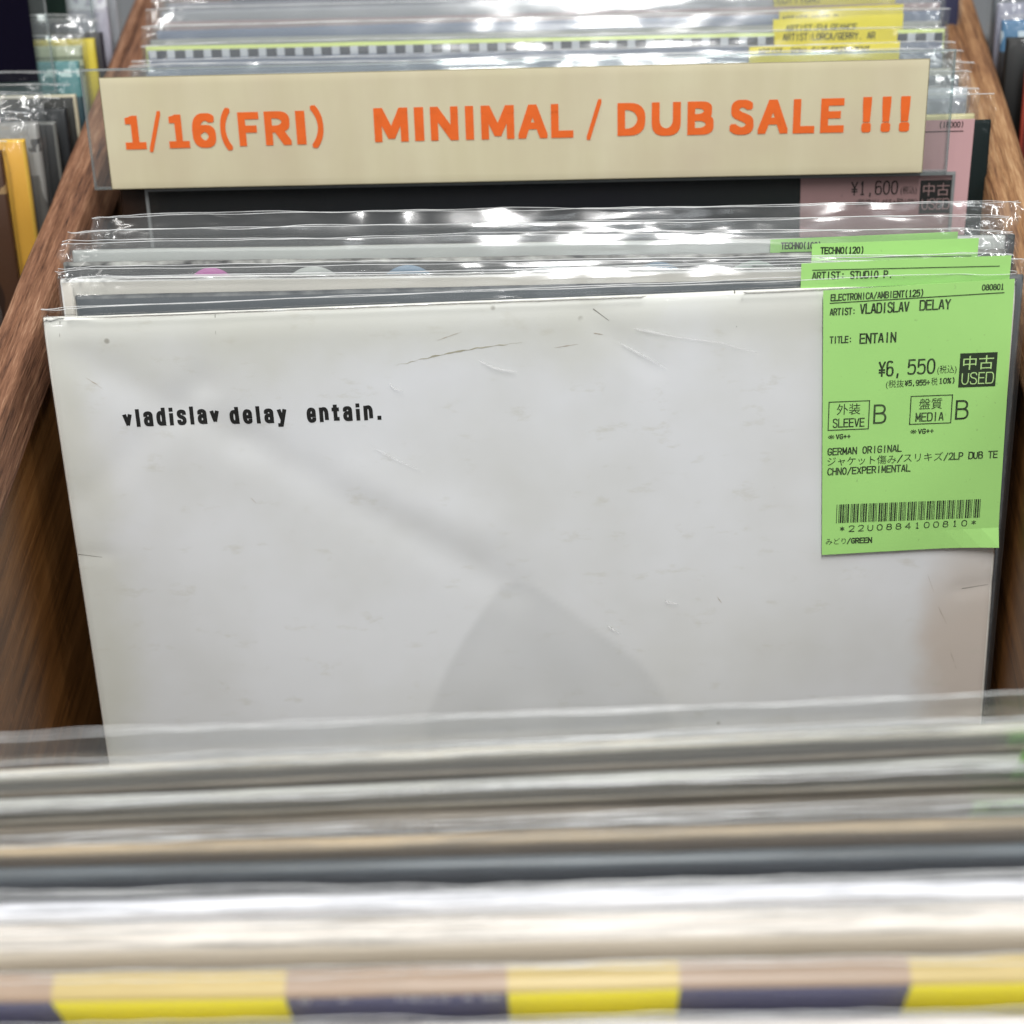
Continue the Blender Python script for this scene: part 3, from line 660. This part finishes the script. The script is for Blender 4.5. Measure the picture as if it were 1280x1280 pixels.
for c, x0, x1, z0, z1 in (('1', -149.4, -141.8, 18.8, 31.0), ('/', -140.8, -135.6, 18.8, 31.0), ('1', -133.4, -125.9, 18.9, 31.1), ('6', -124.6, -116.1, 19.0, 31.2), ('(', -114.3, -110.3, 19.1, 31.3), ('F', -107.7, -100.1, 19.1, 31.4), ('R', -98.1, -88.6, 19.2, 31.5), ('I', -86.7, -83.3, 19.3, 31.5), (')', -81.2, -76.8, 19.3, 31.6),
                          ('M', -58.4, -46.1, 19.5, 31.8), ('I', -43.8, -40.4, 19.6, 31.8), ('N', -38.0, -28.0, 19.6, 31.8), ('I', -25.4, -22.4, 19.6, 31.8), ('M', -19.7, -7.8, 19.6, 31.8), ('A', -6.4, 4.2, 19.6, 31.8), ('L', 5.5, 13.5, 19.6, 31.8), ('/', 18.3, 23.7, 19.7, 31.7),
                          ('D', 29.4, 39.4, 19.8, 31.6), ('U', 41.7, 52.1, 19.7, 31.6), ('B', 54.5, 63.9, 19.6, 31.6), ('S', 69.6, 78.2, 19.5, 31.7), ('A', 79.7, 90.5, 19.5, 31.7), ('L', 92.3, 100.0, 19.4, 31.7), ('E', 102.1, 110.5, 19.4, 31.7), ('!', 116.8, 120.2, 19.3, 31.7), ('!', 123.7, 127.1, 19.3, 31.7), ('!', 130.2, 133.9, 19.3, 31.7)):
    q.face(c, x0, x1, z0, z1, 0.72 if c not in '/()' else 0.5)
lt = q.build('lettering', flat('orange_ink', rgb(232, 106, 42), 0.6), paper, 0)
for v in lt.data.vertices: v.co.y += pwarp(v.co.x+0.0084, v.co.z)-0.0014

# ================================================================== the black record behind the sale card, and the ones after it
def navy_black():
    n = NT('blue_black_card'); p = n.n('ShaderNodeBsdfPrincipled')
    tc = n.n('ShaderNodeTexCoord'); sep = n.n('ShaderNodeSeparateXYZ'); n.l(tc.outputs['Object'], sep.inputs[0]); X = sep.outputs[0]
    c = n.ramp(n.math('ADD', n.math('MULTIPLY', X, 3.1), 0.5), [(0.0, (0.03, 0.014, 0.008)), (0.045, (0.012, 0.010, 0.009)), (0.06, (0.006, 0.007, 0.008)), (0.3, (0.005, 0.008, 0.013)), (0.56, (0.002, 0.003, 0.012)), (0.74, (0.008, 0.014, 0.014))])
    n.l(c, p.inputs['Base Color']); p.inputs['Roughness'].default_value = 0.5; p.inputs['Specular IOR Level'].default_value = 0.12
    n.l(p.outputs[0], n.out.inputs[0]); return n.m
N1T = Vector((0.0045, 0.103, 0.0175))
r, _, _ = record(N1T, 'black record jacket with a pink price label, right behind the orange lettered sale card', navy_black(), None,
                 MIDDLE, W=0.3205, H=0.315, yaw=0.03, oh=0.010, seed=41.5, amp=1.1, fmat=film('clear_film_clean', veil=0.003, bump=0.1, f0=0.008), side=0.0015)
l = price_label(r, PINK, [(91.5, 0.6), (153.8, 1.2), (152.2, -90), (93.2, -90)], H, -0.0016)
q = Print(0, 315)
q.gothic('(18000)', 141, 150, -1.7, 2.1, 0.3, True, .42); q.rect(96, -3.2, 150, -2.9)
q.gothic('¥1,600', 110.4, 127.6, -25.8, 5.2, 0.5, True, .42); q.text('(税込)', 128.6, 134.5, -25.4, 2.1, 0.0); q.text('(税抜¥1,455+税10%)', 112.5, 135, -29.6, 2.0, 0.0)
q.build('lettering', INK, l, -0.00175)
b = Print(0, 315); b.rect(135.7, -33.2, 147.4, -20.8); b.build('used_badge', flat('badge_black2', (0.02, 0.02, 0.02), 0.6), l, -0.00175)
b = Print(0, 315); b.text('中古', 136.8, 146.4, -26.2, 3.6, 0.0); b.gothic('USED', 136.6, 146.6, -31.7, 4.1, 0.36); b.build('badge_lettering', flat('badge_print2', rgb(196, 160, 160), 0.6), l, -0.0018)

for k, (y, z, dx, col, lb) in enumerate((
        (0.1125, 0.0150, 0.003, (212, 200, 150), 'pale yellow record edge in crinkled film, first behind the black record with the pink label'),
        (0.1215, 0.0162, 0.001, (150, 152, 160), 'grey record edge in crinkled film, second behind the black record with the pink label'),
        (0.1305, 0.0155, 0.003, (205, 208, 212), 'whitish record edge in crinkled film, third behind the black record with the pink label'),
        (0.1390, 0.0160, 0.001, (110, 112, 118), 'dark grey record edge in crinkled film, fourth behind the black record with the pink label'),
        (0.1480, 0.0140, 0.000, (188, 184, 170), 'beige record edge in crinkled film, fifth behind the black record with the pink label'))):
    record((dx, y, z), lb, card('card_n%d' % k, rgb(*col), 0.5, 0.06, k), None, MIDDLE, yaw=0.026, oh=0.010, seed=50+k*7.3, amp=1.5)

YL = lambda r, pts, lines, H=0.315: mini(r, YELLOW, pts, lines, H, -0.0024, INK_SOFT)
r, _, _ = record((0, 0.1620, 0.0130), 'blue grey record carrying the lowest yellow label, just above the top of the sale card', card('blue_grey_card', rgb(120, 128, 146), 0.5, 0.08, 8), None,
                 MIDDLE, yaw=0.024, oh=0.010, seed=91.2, W=0.312)
YL(r, [(80.6, 4.6), (138.6, 5.6), (138.6, -60), (80.6, -60)], [('ARTIST: RONI SIZE/REPRAZENT', 84, 127, 1.2, 2.6)])
def stripe_mat():
    n = NT('card_with_squares'); p = n.n('ShaderNodeBsdfPrincipled')
    tc = n.n('ShaderNodeTexCoord'); sep = n.n('ShaderNodeSeparateXYZ'); n.l(tc.outputs['Object'], sep.inputs[0]); X, Z = sep.outputs[0], sep.outputs[2]
    ph = n.math('FRACT', n.math('MULTIPLY', n.math('ADD', X, 1.0), 1/0.0073))
    sq = n.math('MULTIPLY', n.math('LESS_THAN', ph, 0.58), n.math('MULTIPLY', n.math('LESS_THAN', Z, 0.3138), n.math('GREATER_THAN', Z, 0.3105)))
    c = n.mix(sq, n.mix(n.math('LESS_THAN', Z, 0.3108), rgb(186, 190, 196), rgb(120, 128, 148)), rgb(58, 62, 72))
    c = n.mix(n.math('GREATER_THAN', Z, 0.3139), c, rgb(200, 212, 120))
    n.l(c, p.inputs['Base Color']); p.inputs['Roughness'].default_value = 0.5
    n.l(p.outputs[0], n.out.inputs[0]); return n.m
r, _, _ = record((0, 0.1720, 0.0180), 'record jacket with a row of dark squares along its top edge, above the sale card', stripe_mat(), card('lime_edge', rgb(204, 218, 130), 0.5, 0.05, 2), MIDDLE, yaw=0.024, oh=0.008, seed=97.1, nx=20, amp=0.7)
YL(r, [(90.8, 0.6), (138.6, 1.2), (138.6, -60), (90.8, -60)], [('ARTIST:LORCA/GERRY. AR', 94, 130, -2.6, 2.6)])
for k, (y, z, col, lb, yl) in enumerate((
        (0.1810, 0.0165, (150, 152, 150), 'grey record just behind the jacket with dark squares, yellow label second from that row', [('ARTIST:FULGEANCE', 96, 124, -2.4, 2.6)]),
        (0.1890, 0.0165, (112, 124, 150), 'bluish grey record top, second behind the jacket with dark squares', [('ARTIST:MATT D.', 94, 118, -2.6, 2.6)]),
        (0.1970, 0.0160, (164, 140, 140), 'brownish pink record top, third behind the jacket with dark squares', None),
        (0.2050, 0.0165, (168, 168, 174), 'light grey record top, fourth behind the jacket with dark squares', [('(EDITION)', 92, 112, -2.4, 2.6)]),
        (0.2130, 0.0160, (148, 146, 158), 'lilac grey record top, fifth behind the jacket with dark squares', None))):
    r, _, _ = record((0.001*(k % 3), y, z), lb, card('card_s%d' % k, rgb(*col), 0.5, 0.06, k+20), None, MIDDLE, yaw=0.028, oh=0.012, seed=120+k*6.1, amp=0.8)
    if yl: YL(r, [(91+2*(k % 2), 2.6), (142, 3.6), (142, -60), (91+2*(k % 2), -60)], yl)
record((0.02, 0.2200, 0.0300), 'navy record jacket standing tallest at the very back of the middle bin', card('navy_card', (0.012, 0.012, 0.06), 0.4, 0.1, 31), None, MIDDLE, W=0.300, yaw=0.03, oh=0.008, seed=161.0)
record((-0.004, 0.2400, 0.0300), 'reddish brown record jacket peeping out left of the navy one at the very back', card('redbrown_card', rgb(120, 62, 40), 0.5, 0.1, 33), None, MIDDLE, W=0.315, yaw=0.03, oh=0.008, seed=163.0)

# ================================================================== the nearest records, leaning towards us
FRONT = 'records leaning forward at the front of the middle bin'
FL = -0.19
def streak(name, a, b, edge=None, s=0):
    n = NT(name); p = n.n('ShaderNodeBsdfPrincipled')
    f = n.noise(n.coord(scale=(0.03, 1, 1), loc=(s, s, s)), 620, 4, 0.7)
    n.l(n.mix(n.ramp(f, [(0.40, 0.0), (0.58, 1.0)]), a, b), p.inputs['Base Color']); p.inputs['Roughness'].default_value = 0.4
    n.l(p.outputs[0], n.out.inputs[0]); return n.m
def fr(y, z, yaw, label, mat, edge, t=0.0034, oh=0.010, seed=0, **k):
    k.setdefault('sag', 0.0010); k.setdefault('lip', 0.00024)
    return record((0.003, y, z), label, mat, edge, FRONT, lean=FL, yaw=yaw, t=t, oh=oh, seed=seed, amp=k.pop('amp', 0.7), **k)
r, _, _ = fr(-0.1835, 0.0120, 0.072, 'taupe record jacket with a cream top edge, farthest of the blurred front records', streak('taupe_card', rgb(120, 110, 96), rgb(162, 152, 136), s=1), streak('cream_edge', rgb(176, 168, 155), rgb(249, 239, 220), s=10), oh=0.0135, seed=201, fmat=film('front_film', veil=0.05, bump=0.3, rough=0.12))
mini(r, GREEN, [(122, 3), (150, 4), (150, -60), (122, -60)], [], y=-0.0022)
r, _, _ = fr(-0.1935, 0.0120, 0.070, 'grey record jacket with a pale worn edge, second of the blurred front records', streak('grey_card', rgb(104, 98, 88), rgb(150, 144, 132), s=2), streak('pale_edge', rgb(137, 137, 131), rgb(195, 195, 186), s=9), oh=0.010, flop=0.8, seed=203, fmat=bpy.data.materials['front_film'])
mini(r, GREEN, [(121.5, 11), (150, 12), (150, -60), (120, -60)], [], y=-0.0022)
fr(-0.1880, 0.0112, 0.071, 'thin dark brown record edge squeezed between the cream edged taupe record and the grey one', streak('brown_sliver', rgb(92, 78, 62), rgb(128, 112, 94), s=11), streak('brown_sliver_edge', rgb(96, 80, 62), rgb(150, 134, 114), s=12), t=0.0015, oh=0.007, seed=221, fmat=bpy.data.materials['front_film'])
fr(-0.1972, 0.0108, 0.065, 'thin buff record edge squeezed between the grey and the dark taupe front records', streak('buff_sliver', rgb(120, 112, 98), rgb(150, 140, 124), s=13), streak('buff_sliver_edge', rgb(150, 140, 124), rgb(190, 180, 162), s=14), t=0.0011, oh=0.006, seed=223, fmat=bpy.data.materials['front_film'])
r, _, _ = fr(-0.2020, 0.0105, 0.060, 'dark taupe record jacket with a tan top edge, just behind the slate grey front record', streak('dark_taupe_card', rgb(84, 70, 54), rgb(132, 116, 98), s=3), streak('taupe_edge', rgb(91, 85, 76), rgb(130, 121, 109), s=10), oh=0.011, seed=205, fmat=bpy.data.materials['front_film'])
mini(r, GREEN, [(110, 4.0), (150, 5), (150, -60), (109, -60)], [('TECHNO', 113, 124, 0.2, 2.6)], y=-0.0022)
fr(-0.2095, 0.0115, 0.050, 'golden brown record jacket with a tan edge, between the taupe and slate grey front records', streak('golden_card', rgb(112, 82, 44), rgb(168, 136, 96), s=4), streak('tan_edge', rgb(148, 128, 99), rgb(210, 182, 140), s=8), oh=0.005, seed=207, fmat=bpy.data.materials['front_film'])
fr(-0.2170, 0.0118, 0.046, 'slate grey record jacket with a black base, amid the blurred front records', streak('slate_front', rgb(40, 44, 48), rgb(64, 70, 76), s=5), streak('slate_edge', rgb(59, 65, 69), rgb(84, 92, 98), s=10), t=0.0036, oh=0.009, flop=1.05, seed=209, fmat=bpy.data.materials['front_film'])
fr(-0.2275, 0.0112, 0.044, 'bright white record jacket in front of the slate grey one', streak('white_front', rgb(226, 226, 234), rgb(240, 240, 246), s=6), streak('white_front_edge', rgb(170, 170, 174), rgb(241, 241, 247), s=16), t=0.0046, oh=0.005, seed=211)
fr(-0.2365, 0.0112, 0.043, 'cream record jacket with a white edge in front of the bright white one', streak('cream_front', rgb(220, 208, 190), rgb(236, 226, 212), s=7), streak('cream_front_edge', rgb(164, 158, 150), rgb(233, 224, 214), s=16), t=0.0068, oh=0.004, seed=213)
def block_mat(name, yel, oth, oth2):
    n = NT(name); p = n.n('ShaderNodeBsdfPrincipled')
    tc = n.n('ShaderNodeTexCoord'); sep = n.n('ShaderNodeSeparateXYZ'); n.l(tc.outputs['Object'], sep.inputs[0]); X = sep.outputs[0]
    c = n.mix(n.noise(n.coord(scale=(.1, 1, 1)), 300, 3), oth, oth2)
    for a, b in ((-0.101, -0.0490), (0.0005, 0.0385), (0.0895, 0.13)):
        c = n.mix(n.math('MULTIPLY', n.math('GREATER_THAN', X, a), n.math('LESS_THAN', X, b)), c, yel)
    n.l(c, p.inputs['Base Color']); p.inputs['Roughness'].default_value = 0.4
    n.l(p.outputs[0], n.out.inputs[0]); return n.m
r, j, _ = fr(-0.2500, 0.0118, 0.041, 'navy record jacket with bright yellow blocks near the bottom of the picture', block_mat('navy_yellow_card', rgb(255, 240, 52), rgb(84, 84, 122), rgb(100, 100, 124)),
             block_mat('tan_yellow_edge', rgb(200, 176, 112), rgb(178, 148, 122), rgb(160, 140, 122)), t=0.0066, oh=0.004, seed=215, nx=12, back=card('plain_back', rgb(214, 204, 190), 0.5))
q = Print(0, 315)
for tx, x0, x1 in (('8', -46, -43.6), ('*', -38, -34), ('THELLS', -25, -12.5), ('&', -9.5, -7), ('SOL', -5.5, -0.5)): q.gothic(tx, x0, x1, -4.4, 2.8, 0.5)
q.build('lettering', flat('white_print', rgb(226, 226, 236), 0.5), j, -0.0001)
fr(-0.2605, 0.0095, 0.036, 'pinkish white record jacket cut by the lower picture edge, nearest of all', streak('pinkwhite_card', rgb(232, 222, 216), rgb(240, 234, 232), s=9), None, t=0.004, oh=0.004, seed=217)

# ================================================================== the bin on the left
LEFT = 'records standing in the left bin'
CLEAN = bpy.data.materials['clear_film_clean']
def printed(name, col, bands, seed):
    '''A cover with printed bands: (from, to) in metres below the top edge, and a colour.'''
    n = NT(name); p = n.n('ShaderNodeBsdfPrincipled')
    tc = n.n('ShaderNodeTexCoord'); sep = n.n('ShaderNodeSeparateXYZ'); n.l(tc.outputs['Object'], sep.inputs[0]); Z = sep.outputs[2]
    v = n.coord(loc=(seed, 0, 0)); c = n.mix(n.noise(v, 40, 4), tuple(x*0.8 for x in col), col)
    for a, b, bc, cut in bands:
        m = n.math('MULTIPLY', n.math('LESS_THAN', Z, 0.315-a), n.math('GREATER_THAN', Z, 0.315-b))
        if cut: m = n.math('MULTIPLY', m, n.math('GREATER_THAN', n.noise(n.coord(scale=(1, 1, .6), loc=(seed, 2, 1)), cut, 1), 0.5))
        c = n.mix(m, c, bc)
    n.l(c, p.inputs['Base Color']); p.inputs['Roughness'].default_value = 0.45; n.l(p.outputs[0], n.out.inputs[0]); return n.m
def lr(xr, y, z, label, mat, edge=None, yaw=0.03, **k):
    W = k.get('W', 0.315)
    return record((xr-W/2*math.cos(yaw), y-W/2*math.sin(yaw), z), label, mat, edge, LEFT, yaw=yaw, amp=k.pop('amp', 1.0), **k)
lr(-0.1850, 0.0200, 0.004, 'grey green record in crinkled film, nearest one left of the reddish brown rail', card('grey_green_card', rgb(122, 126, 118), 0.5, 0.1, 41), oh=0.010, seed=301, amp=1.4)
lr(-0.2015, 0.1045, 0.010, 'dark brown record jacket in front of the orange yellow one', printed('brown_card', rgb(78, 50, 32), [(0.010, 0.016, rgb(150, 120, 80), 200), (0.03, 0.08, rgb(48, 30, 20), 60)], 6), fmat=CLEAN, oh=0.004, seed=303)
lr(-0.1938, 0.1100, 0.0115, 'orange yellow record jacket showing a narrow strip beside the rail', card('orange_yellow_card', rgb(224, 166, 46), 0.5, 0.05, 43), card('orange_edge', rgb(226, 180, 60), 0.5, 0.05, 43), t=0.004, oh=0.010, seed=305, amp=1.6)
lr(-0.1915, 0.1215, 0.012, 'silver grey record in shiny film directly behind the orange yellow jacket', printed('silver_card', rgb(150, 148, 144), [(0.006, 0.011, rgb(60, 60, 60), 240), (0.02, 0.05, rgb(90, 88, 84), 80)], 5), oh=0.010, seed=307, amp=1.6, t=0.005)
lr(-0.1865, 0.1275, 0.009, 'black record with a grey edge, second behind the orange yellow jacket', card('black_l1', (0.02, 0.02, 0.02), 0.45, 0.1, 45), card('grey_l', rgb(110, 110, 106), 0.5, 0.1, 45), fmat=CLEAN, oh=0.009, seed=309)
lr(-0.1845, 0.1375, 0.009, 'matt black record, third behind the orange yellow jacket', card('black_l2', (0.012, 0.013, 0.015), 0.45, 0.1, 46), fmat=CLEAN, oh=0.009, seed=311)
lr(-0.1825, 0.1460, 0.010, 'black record with a cream edge, just in front of the teal one', card('black_l3', (0.02, 0.018, 0.014), 0.45, 0.1, 47), card('cream_l', rgb(196, 186, 160), 0.5, 0.1, 47), fmat=CLEAN, oh=0.009, seed=313, amp=1.6)
lr(-0.1860, 0.1690, 0.012, 'teal record jacket in the left bin, behind the clear plate with the black card', printed('teal_card', rgb(84, 142, 144), [(0.003, 0.006, rgb(190, 214, 210), 260), (0.014, 0.030, rgb(40, 74, 84), 0)], 3), oh=0.010, seed=315, amp=1.5)
lr(-0.1865, 0.1780, 0.014, 'pale green record in the left bin, right behind the teal one', printed('pale_green_card', rgb(200, 206, 170), [(0.004, 0.0055, rgb(120, 130, 96), 0), (0.008, 0.012, rgb(120, 130, 110), 300)], 4), oh=0.012, seed=317, amp=1.2)
lr(-0.1835, 0.1870, 0.012, 'lemon yellow record with a bright narrow edge in the left bin', card('lemon_card', rgb(222, 200, 48), 0.5, 0.05, 50), oh=0.008, seed=319)
lr(-0.1825, 0.1960, 0.010, 'dark violet black record behind the lemon yellow one', card('violet_card', (0.02, 0.016, 0.026), 0.45, 0.1, 51), fmat=CLEAN, oh=0.009, seed=321)
lr(-0.1845, 0.2200, 0.022, 'lavender white record in shiny film at the top of the left bin', printed('lavender_card', rgb(200, 196, 210), [(0.006, 0.012, rgb(236, 236, 242), 130)], 7), oh=0.016, seed=323, amp=1.8)
lr(-0.1835, 0.2360, 0.034, 'silvery record in very crinkled film touching the upper end of the left rail', card('silvery_card', rgb(184, 186, 192), 0.4, 0.05, 53), oh=0.014, seed=325, amp=2.0)
def plate(xr, y, z0, h, cardw, cx, ch, col, label, lean=LEAN):
    r = bpy.data.objects.new('title_plate', None); COL.objects.link(r)
    R = Matrix.Rotation(0.03, 3, 'Z') @ Matrix.Rotation(-lean, 3, 'X')
    r.location = (xr-0.15, y, z0); r.rotation_euler = R.to_euler()
    tag(r, label, 'sign', 'clear title plates in the left bin')
    V, F, I = slab_geo(0.30, h, 0.0016, 8, 6)
    mesh_obj('clear_plate', V, F, [ACRYL, bpy.data.materials['acrylic_edge'], ACRYL], r, I)
    V, F, I = slab_geo(cardw, ch, 0.0004, 4, 4, None, 0.0003, h-ch-0.002)
    V = [(x+0.15-cx-cardw/2, yy-0.0010, z) for x, yy, z in V]
    mesh_obj('title_card', V, F, 3*[flat('title_card_%d' % int(cx*10000), col, 0.8, 0.05)], r, I)
plate(-0.1935, 0.1535, 0.004, 0.075, 0.26, 0.0065, 0.068, (0.004, 0.003, 0.010), 'clear plate holding a navy black card at the upper left corner')
plate(-0.1850, 0.1910, 0.008, 0.075, 0.26, 0.0105, 0.066, (0.012, 0.022, 0.018), 'clear plate holding a dark green card, behind the navy black one')

# ================================================================== the bin on the right
RIGHT = 'records standing in the right bin'
def rr(xl, y, z, label, mat, edge=None, yaw=0.03, **k):
    W = k.get('W', 0.315)
    return record((xl+W/2*math.cos(yaw), y+W/2*math.sin(yaw), z), label, mat, edge, RIGHT, yaw=yaw, amp=k.pop('amp', 1.2), **k)
rr(0.1885, 0.1660, 0.012, 'dark red record with a worn corner right of the tan rail', printed('dark_red_card', rgb(104, 34, 26), [(0.006, 0.02, rgb(64, 44, 32), 90), (0.004, 0.007, rgb(214, 196, 180), 300)], 9), card('red_edge', rgb(170, 70, 56), 0.5, 0.12, 61), fmat=CLEAN, oh=0.006, seed=401)
rr(0.1830, 0.1795, 0.012, 'black record behind the dark red one, right of the tan rail', card('black_r', (0.008, 0.008, 0.008), 0.5, 0.1, 62), fmat=CLEAN, oh=0.008, seed=403)
rr(0.1835, 0.1935, 0.012, 'blue record in clear film behind the black one, right of the tan rail', printed('blue_card', rgb(62, 118, 160), [(0.004, 0.009, rgb(200, 214, 224), 240), (0.012, 0.05, rgb(16, 24, 34), 0)], 8), oh=0.010, seed=405)
rr(0.1830, 0.2040, 0.014, 'grey lavender record in crinkled film behind the blue one in the right bin', card('grey_lavender_card', rgb(160, 160, 180), 0.45, 0.08, 64), oh=0.012, seed=407, amp=1.8)
rr(0.1830, 0.2150, 0.018, 'dark slate record at the very top of the right bin', card('slate_r', rgb(84, 92, 100), 0.45, 0.08, 65), oh=0.012, seed=409, amp=1.8)
